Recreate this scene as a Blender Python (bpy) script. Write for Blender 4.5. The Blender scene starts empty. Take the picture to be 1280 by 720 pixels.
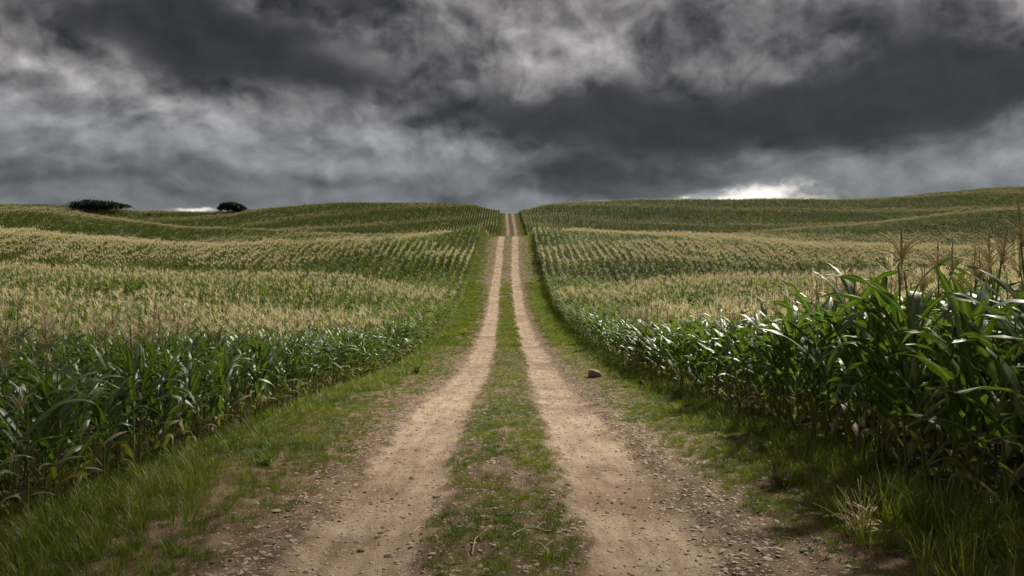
import bpy, math, random
import numpy as np
from mathutils import Vector, Matrix, Euler

random.seed(7)
RNG = np.random.default_rng(7)
S = bpy.context.scene
COL = S.collection
R = math.radians
EYE = 1.84                       # eye height above the track at the camera
FPX = 28.0 / 36.0 * 1280.0       # focal length in photo pixels

# ------------------------------------------------------------------ camera
cam = bpy.data.cameras.new("camera")
cam.lens = 28.0; cam.sensor_width = 36.0; cam.clip_start = 0.05; cam.clip_end = 8000.0
cam_ob = bpy.data.objects.new("camera", cam); COL.objects.link(cam_ob)
cam_ob.location = (0, 0, EYE); cam_ob.rotation_euler = (R(90), 0, 0)
S.camera = cam_ob

# ------------------------------------------------------------------ light
SUN_AZ, SUN_EL = R(42), R(47)
sun_dir = Vector((math.sin(SUN_AZ) * math.cos(SUN_EL), math.cos(SUN_AZ) * math.cos(SUN_EL), math.sin(SUN_EL)))
sun = bpy.data.lights.new("sun", "SUN")
sun.energy = 5.0; sun.angle = R(3.5); sun.color = (1.0, 0.92, 0.79)
sun_ob = bpy.data.objects.new("sun", sun); COL.objects.link(sun_ob)
sun_ob.rotation_euler = sun_dir.to_track_quat('Z', 'Y').to_euler()
sun_ob.location = (60, 30, 90)

S.view_settings.view_transform = 'Standard'
S.view_settings.look = 'None'
S.view_settings.gamma = 1.0
S.view_settings.exposure = 0.5
S.view_settings.use_curve_mapping = False
S.render.engine = 'CYCLES'
S.cycles.max_bounces = 5
S.cycles.diffuse_bounces = 3
S.cycles.glossy_bounces = 2
S.cycles.transmission_bounces = 3
S.cycles.transparent_max_bounces = 4
S.cycles.use_denoising = True
S.cycles.sample_clamp_indirect = 4.0


class NT:
    """small helper to write node trees as expressions"""
    def __init__(self, tree):
        self.t = tree; self.n = tree.nodes; self.l = tree.links
    def node(self, typ, **kw):
        nd = self.n.new(typ)
        for k, v in kw.items(): setattr(nd, k, v)
        return nd
    def put(self, sock, v):
        if isinstance(v, bpy.types.NodeSocket): self.l.new(v, sock)
        elif v is not None:
            if hasattr(sock.default_value, '__len__') and not hasattr(v, '__len__'):
                sock.default_value = [v] * len(sock.default_value)
            elif hasattr(sock.default_value, '__len__'):
                v = list(v)
                if len(sock.default_value) == 4 and len(v) == 3: v.append(1.0)
                sock.default_value = v
            else: sock.default_value = v
    def m(self, op, a, b=None, c=None, clamp=False):
        nd = self.node('ShaderNodeMath', operation=op); nd.use_clamp = clamp
        self.put(nd.inputs[0], a)
        if b is not None: self.put(nd.inputs[1], b)
        if c is not None: self.put(nd.inputs[2], c)
        return nd.outputs[0]
    def vm(self, op, a, b=None, scale=None):
        nd = self.node('ShaderNodeVectorMath', operation=op)
        self.put(nd.inputs[0], a)
        if b is not None: self.put(nd.inputs[1], b)
        if scale is not None: self.put(nd.inputs['Scale'], scale)
        return nd.outputs['Value'] if op in ('LENGTH', 'DOT_PRODUCT', 'DISTANCE') else nd.outputs['Vector']
    def xyz(self, x, y, z):
        nd = self.node('ShaderNodeCombineXYZ')
        for i, v in enumerate((x, y, z)): self.put(nd.inputs[i], v)
        return nd.outputs[0]
    def sep(self, v):
        nd = self.node('ShaderNodeSeparateXYZ'); self.put(nd.inputs[0], v); return nd.outputs
    def mix(self, f, a, b):
        nd = self.node('ShaderNodeMix', data_type='RGBA')
        self.put(nd.inputs[0], f); self.put(nd.inputs[6], a); self.put(nd.inputs[7], b)
        return nd.outputs[2]
    def noise(self, vec, scale, detail=4, rough=0.5, dist=0.0, lac=2.0):
        nd = self.node('ShaderNodeTexNoise')
        self.put(nd.inputs['Vector'], vec); nd.inputs['Scale'].default_value = scale
        nd.inputs['Detail'].default_value = detail; nd.inputs['Roughness'].default_value = rough
        nd.inputs['Distortion'].default_value = dist; nd.inputs['Lacunarity'].default_value = lac
        return nd.outputs['Fac']
    def ramp(self, f, lo, hi, a=0.0, b=1.0):
        nd = self.node('ShaderNodeMapRange', interpolation_type='SMOOTHSTEP')
        self.put(nd.inputs[0], f)
        for i, v in enumerate((lo, hi, a, b)): nd.inputs[i + 1].default_value = v
        return nd.outputs[0]


# ------------------------------------------------------------------ sky (world): Nishita sky behind a storm-cloud cover
def build_sky():
    w = bpy.data.worlds.new("World"); S.world = w; w.use_nodes = True
    w.cycles.sampling_method = 'MANUAL'; w.cycles.sample_map_resolution = 512
    nt = NT(w.node_tree); nt.n.clear()
    tc = nt.node('ShaderNodeTexCoord')
    d = nt.vm('NORMALIZE', tc.outputs['Generated'])
    x, y, z = nt.sep(d)
    az = nt.m('ARCTAN2', x, y)
    el = nt.m('DIVIDE', z, nt.m('SQRT', nt.m('ADD', nt.m('MULTIPLY', x, x), nt.m('MULTIPLY', y, y))))
    lg = nt.m('MULTIPLY', nt.m('LOGARITHM', nt.m('ADD', nt.m('MAXIMUM', el, 0.0), 0.11), 2.71828), 0.34)
    Q0 = nt.xyz(az, nt.m('ADD', nt.m('MULTIPLY', lg, 0.5), nt.m('MULTIPLY', el, 0.75)), 0.3)                      # flattens the clouds towards the horizon
    w1 = nt.noise(nt.vm('ADD', Q0, (3.1, 0.2, 0)), 4.2, 4, 0.5)
    w2 = nt.noise(nt.vm('ADD', Q0, (8.7, 4.2, 0)), 4.2, 4, 0.5)
    dw1 = nt.m('SUBTRACT', w1, 0.5); dw2 = nt.m('SUBTRACT', w2, 0.5)
    azw = nt.m('ADD', az, nt.m('MULTIPLY', dw1, 0.22))
    elw = nt.m('ADD', el, nt.m('MULTIPLY', dw2, 0.13))
    def blob(pxx, pyy, sx, sy, amp, warp=True, azg=None, elg=None):
        a0 = math.atan((pxx - 640) / FPX); e0 = (360 - pyy) / FPX * math.cos(a0)
        ax = nt.m('MULTIPLY', nt.m('SUBTRACT', azw if warp else azg, a0), FPX / sx)
        ey = nt.m('MULTIPLY', nt.m('SUBTRACT', elw if warp else elg, e0), FPX / sy)
        r2 = nt.m('ADD', nt.m('MULTIPLY', ax, ax), nt.m('MULTIPLY', ey, ey))
        return nt.m('MULTIPLY', nt.m('POWER', 2.71828, nt.m('MULTIPLY', r2, -1.0)), amp)
    dark = [(290, 48, 150, 58, 1.0), (400, 92, 80, 32, .55), (475, 8, 60, 34, .75), (170, 20, 80, 26, .45), (30, 78, 40, 14, .5),
            (570, 125, 100, 36, .50), (1230, 122, 200, 42, 1.25), (930, 142, 250, 34, 1.0), (700, 150, 120, 30, .6), (1180, 40, 160, 50, .35), (830, 60, 60, 40, .30), (600, 50, 60, 60, .35), (960, 30, 140, 50, .45),
            (740, 208, 190, 24, .70), (20, 205, 60, 22, .30), (420, 230, 200, 12, .40), (100, 240, 200, 14, .25), (800, 232, 120, 10, .3), (1060, 190, 60, 10, .2)]
    light = [(80, 75, 80, 30, 0.12), (150, 62, 40, 30, 0.10), (455, 86, 40, 18, 0.14), (8, 62, 24, 22, .20),
             (330, 178, 150, 34, 0.145), (80, 165, 150, 46, 0.07), (300, 212, 140, 22, 0.05),
             (745, 45, 70, 50, 0.12), (690, 95, 60, 34, 0.08), (980, 62, 130, 34, 0.04), (600, 182, 100, 14, 0.08),
             (1080, 196, 80, 26, 0.03), (1230, 214, 60, 12, 0.12), (560, 238, 160, 8, 0.05), (880, 238, 110, 8, 0.06)]
    # cauliflower billows: domain-warped fractal cells over fractal noise
    def cells(vec, scale, detail=3.0, rough=0.55):
        v = nt.node('ShaderNodeTexVoronoi', feature='F1'); v.normalize = True
        nt.put(v.inputs['Vector'], vec); v.inputs['Scale'].default_value = scale
        v.inputs['Detail'].default_value = detail; v.inputs['Roughness'].default_value = rough
        return v.outputs['Distance']
    w3 = nt.noise(nt.vm('ADD', Q0, (1.7, 6.2, 0)), 13.0, 5, 0.55)
    w4 = nt.noise(nt.vm('ADD', Q0, (5.1, 2.4, 0)), 13.0, 5, 0.55)
    Q = nt.vm('ADD', Q0, nt.xyz(nt.m('ADD', nt.m('MULTIPLY', dw1, 0.08), nt.m('MULTIPLY', nt.m('SUBTRACT', w3, 0.5), 0.03)),
                                nt.m('ADD', nt.m('MULTIPLY', dw2, 0.08), nt.m('MULTIPLY', nt.m('SUBTRACT', w4, 0.5), 0.03)), 0.0))
    n1 = nt.noise(Q, 4.2, 8, 0.50)
    n3 = nt.noise(Q, 17.0, 8, 0.62)
    LT = (0.010, 0.020, 0.0)
    b1 = nt.m('ADD', nt.m('MULTIPLY', cells(Q, 7.5), -1.0), 0.62)
    b1s = nt.m('ADD', nt.m('MULTIPLY', cells(nt.vm('ADD', Q, LT), 7.5), -1.0), 0.62)
    n1c = nt.noise(Q, 8.0, 6, 0.56); n1b = nt.noise(nt.vm('ADD', Q, LT), 8.0, 6, 0.56)
    dens = nt.m('MULTIPLY', nt.m('SUBTRACT', n1, 0.5), nt.ramp(el, 0.08, 0.22, 0.7, 1.7))
    dens = nt.m('ADD', dens, nt.m('MULTIPLY', b1, 0.50))
    for bb in dark: dens = nt.m('ADD', dens, blob(*bb))
    darkness = nt.ramp(dens, -0.15, 1.1)
    L = nt.m('SUBTRACT', 0.525, nt.m('MULTIPLY', darkness, 0.325))
    for bb in light: L = nt.m('ADD', L, blob(*bb))
    show = nt.ramp(darkness, 0.55, 1.0, 1.0, 0.16)       # the dark bases stay smooth
    relief = nt.m('ADD', nt.m('MULTIPLY', nt.m('SUBTRACT', b1, b1s), 1.0), nt.m('MULTIPLY', nt.m('SUBTRACT', n1c, n1b), 1.15))
    fine = nt.m('MULTIPLY', nt.m('SUBTRACT', n3, 0.5), 0.13)
    soft = nt.m('MULTIPLY', nt.m('SUBTRACT', n1, 0.5), 0.12)
    L = nt.m('ADD', L, nt.m('MULTIPLY', nt.m('ADD', nt.m('ADD', relief, fine), soft), nt.m('MULTIPLY', show, nt.ramp(el, 0.09, 0.24, 0.4, 1.0))))
    L = nt.m('MAXIMUM', L, 0.17)
    # torn gap of bright sky low at the horizon on the right, a smaller one on the left
    azg = nt.m('ADD', az, nt.m('MULTIPLY', nt.m('SUBTRACT', w3, 0.5), 0.16)); elg = nt.m('ADD', el, nt.m('MULTIPLY', nt.m('SUBTRACT', w4, 0.5), 0.05))
    gap = nt.m('ADD', blob(950, 250, 60, 20, 1.0, False, azg, elg), blob(245, 266, 24, 5, 0.75, False, azg, elg))
    gap = nt.m('ADD', gap, blob(880, 254, 130, 6, 0.55, False, azg, elg))
    gap0 = gap
    gap = nt.m('ADD', gap, nt.m('MULTIPLY', nt.m('SUBTRACT', n3, 0.5), 1.6))
    gap = nt.m('ADD', gap, nt.m('MULTIPLY', b1, 0.8))
    gap = nt.m('MULTIPLY', nt.ramp(gap, 0.22, 1.25), nt.ramp(gap0, 0.08, 0.5))
    lum = nt.m('POWER', L, 2.2)
    # unseen sky overhead and behind the viewer, brightened to light the ground
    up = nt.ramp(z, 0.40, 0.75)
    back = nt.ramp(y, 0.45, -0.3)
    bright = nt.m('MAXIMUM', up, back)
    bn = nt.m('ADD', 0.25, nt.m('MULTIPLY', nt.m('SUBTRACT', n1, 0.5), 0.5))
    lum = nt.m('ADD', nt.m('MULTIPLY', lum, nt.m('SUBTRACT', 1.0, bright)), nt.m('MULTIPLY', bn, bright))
    tint = nt.mix(nt.ramp(el, 0.08, 0.28), (0.93, 1.0, 1.06), (1.05, 0.99, 0.98))
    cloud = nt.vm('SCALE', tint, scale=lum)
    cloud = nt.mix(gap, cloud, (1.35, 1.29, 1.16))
    sky = nt.node('ShaderNodeTexSky', sky_type='NISHITA')
    sky.sun_disc = False; sky.sun_elevation = SUN_EL; sky.sun_rotation = SUN_AZ
    bg1 = nt.node('ShaderNodeBackground'); nt.put(bg1.inputs[0], sky.outputs[0]); bg1.inputs[1].default_value = 0.08
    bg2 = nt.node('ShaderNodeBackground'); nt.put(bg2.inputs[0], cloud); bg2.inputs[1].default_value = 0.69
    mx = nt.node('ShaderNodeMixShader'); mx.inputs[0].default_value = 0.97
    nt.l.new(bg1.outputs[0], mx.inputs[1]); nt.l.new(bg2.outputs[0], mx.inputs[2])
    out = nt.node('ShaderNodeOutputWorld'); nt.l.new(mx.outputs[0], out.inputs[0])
build_sky()


# ------------------------------------------------------------------ terrain functions
def hash2(ix, iy, seed):
    h = (ix.astype(np.int64) * 374761393 + iy.astype(np.int64) * 668265263 + seed * 974711) & 0x7fffffff
    h = ((h ^ (h >> 13)) * 1274126177) & 0x7fffffff
    return ((h ^ (h >> 16)) & 0xffff) / 65535.0

def vnoise(x, y, seed=0):
    x = np.asarray(x, float); y = np.asarray(y, float)
    ix = np.floor(x); iy = np.floor(y); fx = x - ix; fy = y - iy
    fx = fx * fx * (3 - 2 * fx); fy = fy * fy * (3 - 2 * fy)
    a = hash2(ix, iy, seed); b = hash2(ix + 1, iy, seed); c = hash2(ix, iy + 1, seed); e = hash2(ix + 1, iy + 1, seed)
    return (a + (b - a) * fx) * (1 - fy) + (c + (e - c) * fx) * fy

def fbm(x, y, oct=4, seed=0):
    s = 0; a = 0.5; t = 0
    for i in range(oct):
        s = s + a * vnoise(np.asarray(x) * 2 ** i, np.asarray(y) * 2 ** i, seed + i * 17); t += a; a *= 0.5
    return s / t

def sstep(a, b, x):
    t = np.clip((np.asarray(x, float) - a) / (b - a), 0, 1); return t * t * (3 - 2 * t)

def pchip(xs, ys, x):
    xs = np.array(xs, float); ys = np.array(ys, float)
    h = np.diff(xs); dl = np.diff(ys) / h
    m = np.zeros_like(xs); m[0] = dl[0]; m[-1] = dl[-1]
    for i in range(1, len(xs) - 1):
        m[i] = 0 if dl[i - 1] * dl[i] <= 0 else 3 * (h[i - 1] + h[i]) / ((2 * h[i] + h[i - 1]) / dl[i - 1] + (h[i] + 2 * h[i - 1]) / dl[i])
    x = np.clip(x, xs[0], xs[-1]); k = np.clip(np.searchsorted(xs, x) - 1, 0, len(xs) - 2)
    t = (x - xs[k]) / h[k]
    return ((2 * t ** 3 - 3 * t ** 2 + 1) * ys[k] + (t ** 3 - 2 * t ** 2 + t) * h[k] * m[k]
            + (-2 * t ** 3 + 3 * t ** 2) * ys[k + 1] + (t ** 3 - t ** 2) * h[k] * m[k + 1])

RD = [-80, -10, 5, 8, 15, 20.5, 26, 32, 42, 54, 66, 83, 104, 121, 130, 165, 200, 216, 249, 293, 330, 360, 450, 700, 3000]
RZ = [-1.6, -1.8, -1.84, -1.88, -2.12, -2.36, -2.52, -2.54, -2.42, -2.06, -1.26, 0.85, 4.3, 7.7, 8.4, 8.7, 12.2, 15.0, 20.3, 27.3, 29.6, 29.8, 27, 10, -20]
def road_z(y): return pchip(RD, RZ, np.asarray(y, float)) + EYE
def road_x(y): return pchip([-80, 5, 15, 26, 42, 66, 85, 104, 121, 165, 216, 249, 293, 360, 3000],
                            [0, -.05, -.12, -.08, -.23, -.46, -.6, -.6, -.5, -.2, 0, -.4, -.9, -1.2, -1.2], np.asarray(y, float))

TD = np.array([6, 15, 25, 40, 55, 70, 90, 110, 125, 160, 200, 240, 300, 350, 450, 700.])
TC = np.array([-700, 0, 250, 450, 640, 830, 1050, 1280, 2000.])
TY = np.array([
 [445, 425, 405, 382, 362, 345, 325, 305, 290, 296, 262, 262, 255, 262, 280, 330],
 [440, 425, 405, 380, 360, 343, 322, 304, 292, 298, 264, 265, 257, 264, 280, 330],
 [430, 418, 402, 383, 365, 350, 330, 315, 307, 314, 291, 284, 270, 277, 292, 335],
 [426, 412, 401, 384, 367, 350, 325, 305, 298, 306, 295, 277, 259, 266, 282, 330],
 [426, 404, 402, 385, 370, 352, 323, 297, 285, 297, 290, 275, 261, 268, 284, 330],
 [405, 398, 395, 385, 370, 352, 327, 304, 291, 301, 296, 277, 255, 262, 280, 330],
 [378, 378, 380, 376, 365, 350, 330, 313, 305, 312, 277, 273, 255, 262, 280, 330],
 [350, 360, 366, 363, 354, 343, 330, 320, 315, 318, 260, 258, 240, 248, 265, 325],
 [335, 345, 355, 352, 345, 335, 325, 312, 308, 310, 250, 245, 220, 230, 250, 310.]])
CORN_H = 1.45
def ripple_phase(x, y):
    wob = 5.0 * (fbm(x / 60 + 3, y / 45 + 9, 3, 5) - 0.5) * 2
    return 2 * np.pi * (y - 0.10 * np.abs(x) + 0.06 * x + wob) / (17 + 0.13 * np.clip(y, 0, 300))

def field_z(x, y):
    x = np.asarray(x, float); y = np.asarray(y, float)
    d = np.clip(y, 6, 700); c = np.clip(640 + x / d * FPX, TC[0], TC[-1])
    li = np.interp(np.log(d), np.log(TD), np.arange(len(TD)))
    ci = np.interp(c, TC, np.arange(len(TC)))
    i = np.clip(np.floor(li).astype(int), 0, len(TD) - 2); f = li - i; f = f * f * (3 - 2 * f) * .6 + f * .4
    j = np.clip(np.floor(ci).astype(int), 0, len(TC) - 2); g = ci - j; g = g * g * (3 - 2 * g)
    Y = (TY[j, i] * (1 - f) + TY[j, i + 1] * f) * (1 - g) + (TY[j + 1, i] * (1 - f) + TY[j + 1, i + 1] * f) * g
    z = (360 - Y) / FPX * d - CORN_H + EYE
    far = sstep(600, 2500, y)
    return z * (1 - far) + -60 * far

def ground_z(x, y):
    x = np.asarray(x, float); y = np.asarray(y, float)
    ax = np.abs(x - road_x(y))
    b = sstep(3.5, 22, ax) * sstep(0, 25, y)
    z = road_z(y) * (1 - b) + field_z(x, y) * b
    amp = sstep(4.5, 15, ax) * sstep(14, 34, y) * (0.75 + 0.0042 * np.clip(y, 0, 400))
    z = z + amp * np.sin(ripple_phase(x, y))
    z = z + sstep(2.5, 6, ax) * 0.12 * (fbm(x / 3, y / 3, 2, 2) - .5)
    return z


def new_mesh(name, V, F, mats=(), smooth=True, attrs=None, midx=None):
    me = bpy.data.meshes.new(name)
    V = np.asarray(V, np.float32)
    if isinstance(F, np.ndarray) and F.ndim == 2:
        k = F.shape[1]
        me.vertices.add(len(V)); me.vertices.foreach_set('co', V.ravel())
        me.loops.add(F.size); me.loops.foreach_set('vertex_index', F.astype(np.int32).ravel())
        me.polygons.add(len(F)); me.polygons.foreach_set('loop_start', np.arange(0, F.size, k, dtype=np.int32))
        me.update(calc_edges=True)
    else:
        me.from_pydata([tuple(v) for v in V], [], [tuple(f) for f in F])
    for m in mats: me.materials.append(m)
    if midx is not None: me.polygons.foreach_set('material_index', np.asarray(midx, np.int32))
    if smooth: me.polygons.foreach_set('use_smooth', np.ones(len(me.polygons), bool))
    for k, v in (attrs or {}).items():
        a = me.attributes.new(k, 'FLOAT', 'POINT'); a.data.foreach_set('value', np.asarray(v, np.float32))
    me.validate()
    return me

def link(name, me, parent=None):
    o = bpy.data.objects.new(name, me); COL.objects.link(o)
    if parent is not None: o.parent = parent
    return o

def tag(o, label=None, cat=None, group=None, kind=None):
    if label: o['label'] = label
    if cat: o['category'] = cat
    if group: o['group'] = group
    if kind: o['kind'] = kind
    return o

def grid_faces(nx, ny):
    i = np.arange(nx - 1)[None, :] + np.arange(ny - 1)[:, None] * nx
    i = i.ravel()
    return np.stack([i, i + 1, i + nx + 1, i + nx], 1)


# ------------------------------------------------------------------ materials
def material(name):
    m = bpy.data.materials.new(name); m.use_nodes = True
    nt = NT(m.node_tree); nt.n.clear()
    return m, nt

def finish(nt, shader):
    out = nt.node('ShaderNodeOutputMaterial'); nt.l.new(shader, out.inputs[0])

def principled(nt, col, rough=0.8, normal=None, spec=0.3):
    b = nt.node('ShaderNodeBsdfPrincipled')
    nt.put(b.inputs['Base Color'], col); nt.put(b.inputs['Roughness'], rough)
    nt.put(b.inputs['Specular IOR Level'], spec)
    if normal is not None: nt.l.new(normal, b.inputs['Normal'])
    return b.outputs[0]

def attr(nt, name, typ='GEOMETRY'):
    a = nt.node('ShaderNodeAttribute', attribute_name=name); a.attribute_type = typ
    return a.outputs['Fac']

def mat_leaf(name, fresh, fresh2, dryc, gloss=0.38, trans=0.35, spec=0.75):
    m, nt = material(name)
    oi = nt.node('ShaderNodeObjectInfo')
    geo = nt.node('ShaderNodeNewGeometry')
    col = nt.mix(oi.outputs['Random'], fresh, fresh2)
    mott = nt.noise(geo.outputs['Position'], 14.0, 3, 0.6)
    col = nt.mix(nt.ramp(mott, 0.35, 0.75, 0, 0.45), col, fresh2)
    dry = attr(nt, 'dry')
    dn = nt.m('ADD', dry, nt.m('MULTIPLY', nt.m('SUBTRACT', mott, 0.5), nt.m('MULTIPLY', dry, 1.2)), clamp=True)
    col = nt.mix(dn, col, dryc)
    rib = attr(nt, 'rib')
    col = nt.mix(nt.m('MULTIPLY', rib, 0.6), col, (0.24, 0.29, 0.13))
    rough = nt.m('ADD', gloss, nt.m('MULTIPLY', dry, 0.3))
    pb = principled(nt, col, rough, spec=spec)
    tr = nt.node('ShaderNodeBsdfTranslucent')
    tcol = nt.vm('MULTIPLY', col, (1.35, 1.5, 0.6))
    nt.put(tr.inputs[0], tcol)
    mx = nt.node('ShaderNodeMixShader'); mx.inputs[0].default_value = trans
    nt.l.new(pb, mx.inputs[1]); nt.l.new(tr.outputs[0], mx.inputs[2])
    finish(nt, mx.outputs[0]); return m

M = {}
M['leaf'] = mat_leaf('maize_leaf', (0.034, 0.080, 0.010), (0.080, 0.128, 0.014), (0.22, 0.15, 0.06), gloss=0.44)
M['leaf_far'] = mat_leaf('maize_canopy_leaf', (0.052, 0.086, 0.009), (0.115, 0.142, 0.018), (0.22, 0.15, 0.06), gloss=0.62, spec=0.35)

def simple(name, c1, c2, scale=20, rough=0.75, bump=0.0, spec=0.25, trans=0.0):
    m, nt = material(name)
    tc = nt.node('ShaderNodeTexCoord'); oi = nt.node('ShaderNodeObjectInfo')
    n = nt.noise(nt.vm('ADD', tc.outputs['Object'], oi.outputs['Location']), scale, 5, 0.6)
    col = nt.mix(nt.ramp(n, 0.3, 0.7), c1, c2)
    col = nt.mix(nt.m('MULTIPLY', oi.outputs['Random'], 0.35), col, c2)
    nrm = None
    if bump:
        bp = nt.node('ShaderNodeBump'); bp.inputs['Strength'].default_value = bump; bp.inputs['Distance'].default_value = 0.02
        nt.l.new(n, bp.inputs['Height']); nrm = bp.outputs[0]
    sh = principled(nt, col, rough, nrm, spec)
    if trans:
        tr = nt.node('ShaderNodeBsdfTranslucent'); nt.put(tr.inputs[0], col)
        mx = nt.node('ShaderNodeMixShader'); mx.inputs[0].default_value = trans
        nt.l.new(sh, mx.inputs[1]); nt.l.new(tr.outputs[0], mx.inputs[2]); sh = mx.outputs[0]
    finish(nt, sh); return m

M['stalk'] = simple('maize_stalk', (0.085, 0.115, 0.03), (0.15, 0.16, 0.05), 9, 0.5)
M['tassel'] = simple('maize_tassel', (0.50, 0.43, 0.22), (0.66, 0.58, 0.35), 12, 0.8, trans=0.35)
M['tassel_dark'] = simple('maize_tassel_spike', (0.24, 0.16, 0.085), (0.38, 0.28, 0.16), 14, 0.8)
M['husk'] = simple('maize_husk', (0.14, 0.17, 0.045), (0.21, 0.22, 0.075), 18, 0.55, trans=0.1)
M['silk'] = simple('maize_silk', (0.16, 0.07, 0.03), (0.30, 0.13, 0.05), 30, 0.7)
M['stone_pale'] = simple('pale_stone', (0.27, 0.205, 0.145), (0.52, 0.44, 0.35), 26, 0.85, 0.5)
M['stone_dark'] = simple('dark_stone', (0.085, 0.065, 0.05), (0.20, 0.155, 0.12), 26, 0.8, 0.5)
M['straw'] = simple('dry_straw', (0.36, 0.27, 0.15), (0.55, 0.45, 0.28), 25, 0.8)
M['twig'] = simple('dry_twig', (0.28, 0.20, 0.13), (0.46, 0.36, 0.25), 25, 0.85)
M['weed_red'] = simple('red_brown_weed', (0.10, 0.05, 0.025), (0.19, 0.11, 0.05), 18, 0.8, trans=0.2)
M['weed_green'] = simple('bright_weed', (0.11, 0.19, 0.02), (0.20, 0.26, 0.035), 18, 0.6, trans=0.3)
M['flower'] = simple('yellow_flower', (0.62, 0.48, 0.02), (0.72, 0.60, 0.05), 18, 0.6)
M['tree_leaf'] = simple('tree_leaf', (0.018, 0.032, 0.010), (0.04, 0.058, 0.018), 2, 0.6, trans=0.1)
M['bark'] = simple('bark', (0.06, 0.05, 0.04), (0.11, 0.09, 0.07), 6, 0.9, 0.5)

def mat_grass():
    m, nt = material('grass_blade')
    oi = nt.node('ShaderNodeObjectInfo')
    n = nt.noise(oi.outputs['Location'], 0.9, 3, 0.6)
    col = nt.mix(nt.ramp(n, 0.36, 0.64), (0.055, 0.120, 0.006), (0.175, 0.225, 0.012))
    col = nt.mix(nt.m('MULTIPLY', oi.outputs['Random'], 0.5), col, (0.085, 0.135, 0.018))
    n2 = nt.noise(nt.vm('ADD', oi.outputs['Location'], (40, 3, 0)), 2.2, 2, 0.5)
    col = nt.mix(nt.ramp(n2, 0.55, 0.75, 0, 0.6), col, (0.19, 0.13, 0.05))
    col = nt.mix(attr(nt, 'dry'), col, (0.33, 0.26, 0.12))
    pb = principled(nt, col, 0.45, spec=0.35)
    tr = nt.node('ShaderNodeBsdfTranslucent'); nt.put(tr.inputs[0], nt.vm('MULTIPLY', col, (1.3, 1.4, 0.6)))
    mx = nt.node('ShaderNodeMixShader'); mx.inputs[0].default_value = 0.38
    nt.l.new(pb, mx.inputs[1]); nt.l.new(tr.outputs[0], mx.inputs[2])
    finish(nt, mx.outputs[0]); return m
M['grass'] = mat_grass()

def mat_soil():
    m, nt = material('field_soil')
    g = nt.node('ShaderNodeNewGeometry')
    n = nt.noise(g.outputs['Position'], 1.2, 8, 0.65)
    f = nt.noise(g.outputs['Position'], 18, 4, 0.6)
    col = nt.mix(nt.ramp(n, 0.3, 0.7), (0.026, 0.019, 0.012), (0.058, 0.043, 0.026))
    col = nt.mix(nt.ramp(f, 0.5, 0.7, 0, .6), col, (0.03, 0.045, 0.010))
    bp = nt.node('ShaderNodeBump'); bp.inputs['Strength'].default_value = 0.6; bp.inputs['Distance'].default_value = 0.05
    nt.l.new(f, bp.inputs['Height'])
    finish(nt, principled(nt, col, 0.9, bp.outputs[0], 0.15)); return m
M['soil'] = mat_soil()

def mat_track():
    """compacted pale wheel tracks, darker loose soil between and beside them, pebbles"""
    m, nt = material('dirt_track')
    g = nt.node('ShaderNodeNewGeometry'); P = g.outputs['Position']
    t = attr(nt, 'track')                        # 1 in the wheel tracks, 0 between
    sx, sy, sz = nt.sep(P)
    Ps = nt.xyz(sx, nt.m('MULTIPLY', sy, 0.45), sz)
    big = nt.noise(P, 0.9, 6, 0.62)
    mid = nt.noise(Ps, 5.0, 6, 0.65)
    fine = nt.noise(P, 42.0, 5, 0.7)
    streak = nt.noise(nt.xyz(nt.m('MULTIPLY', sx, 9.0), nt.m('MULTIPLY', sy, 0.7), 0), 1.0, 4, 0.6)
    tt = nt.m('ADD', t, nt.m('MULTIPLY', nt.m('SUBTRACT', mid, 0.5), 1.3))
    tt = nt.m('ADD', tt, nt.m('MULTIPLY', nt.m('SUBTRACT', big, 0.5), 0.35))
    tk = nt.ramp(tt, 0.30, 0.95)
    loose = nt.mix(nt.ramp(mid, 0.35, 0.7), (0.085, 0.056, 0.034), (0.20, 0.138, 0.085))
    hard = nt.mix(nt.ramp(nt.m('ADD', nt.m('MULTIPLY', streak, 0.3), nt.m('MULTIPLY', nt.m('ADD', big, mid), 0.35)), 0.36, 0.64), (0.195, 0.138, 0.09), (0.41, 0.32, 0.225))
    hard = nt.mix(nt.ramp(fine, 0.50, 0.66, 0, 0.7), hard, (0.15, 0.10, 0.062))
    damp = nt.noise(nt.vm('ADD', P, (31, 7, 0)), 0.55, 5, 0.6)
    hard = nt.mix(nt.ramp(damp, 0.50, 0.66, 0, 0.65), hard, (0.15, 0.095, 0.058))
    col = nt.mix(tk, loose, hard)
    col = nt.mix(attr(nt, 'field'), col, (0.036, 0.026, 0.016))
    vor = nt.node('ShaderNodeTexVoronoi'); nt.put(vor.inputs['Vector'], P); vor.inputs['Scale'].default_value = 38
    cs = nt.sep(vor.outputs['Color'])
    keep = nt.m('GREATER_THAN', cs[0], 0.66)
    peb = nt.m('MULTIPLY', nt.ramp(vor.outputs['Distance'], 0.42, 0.25), keep)
    pcol = nt.mix(cs[1], (0.13, 0.10, 0.08), (0.55, 0.45, 0.34))
    col = nt.mix(nt.m('MULTIPLY', peb, 0.9), col, pcol)
    h = nt.m('ADD', nt.m('MULTIPLY', fine, 0.35), nt.m('MULTIPLY', mid, 0.8))
    h = nt.m('ADD', h, nt.m('MULTIPLY', peb, 0.5))
    bp = nt.node('ShaderNodeBump'); bp.inputs['Strength'].default_value = 0.75; bp.inputs['Distance'].default_value = 0.03
    nt.l.new(h, bp.inputs['Height'])
    finish(nt, principled(nt, col, 0.92, bp.outputs[0], 0.15)); return m
M['track'] = mat_track()


# ------------------------------------------------------------------ ground
def axis_ys(y0, y1, k, mn):
    ys = [y0]
    while ys[-1] < y1: ys.append(ys[-1] + max(mn, k * max(abs(ys[-1]), 0.1)))
    return np.array(ys)

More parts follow.
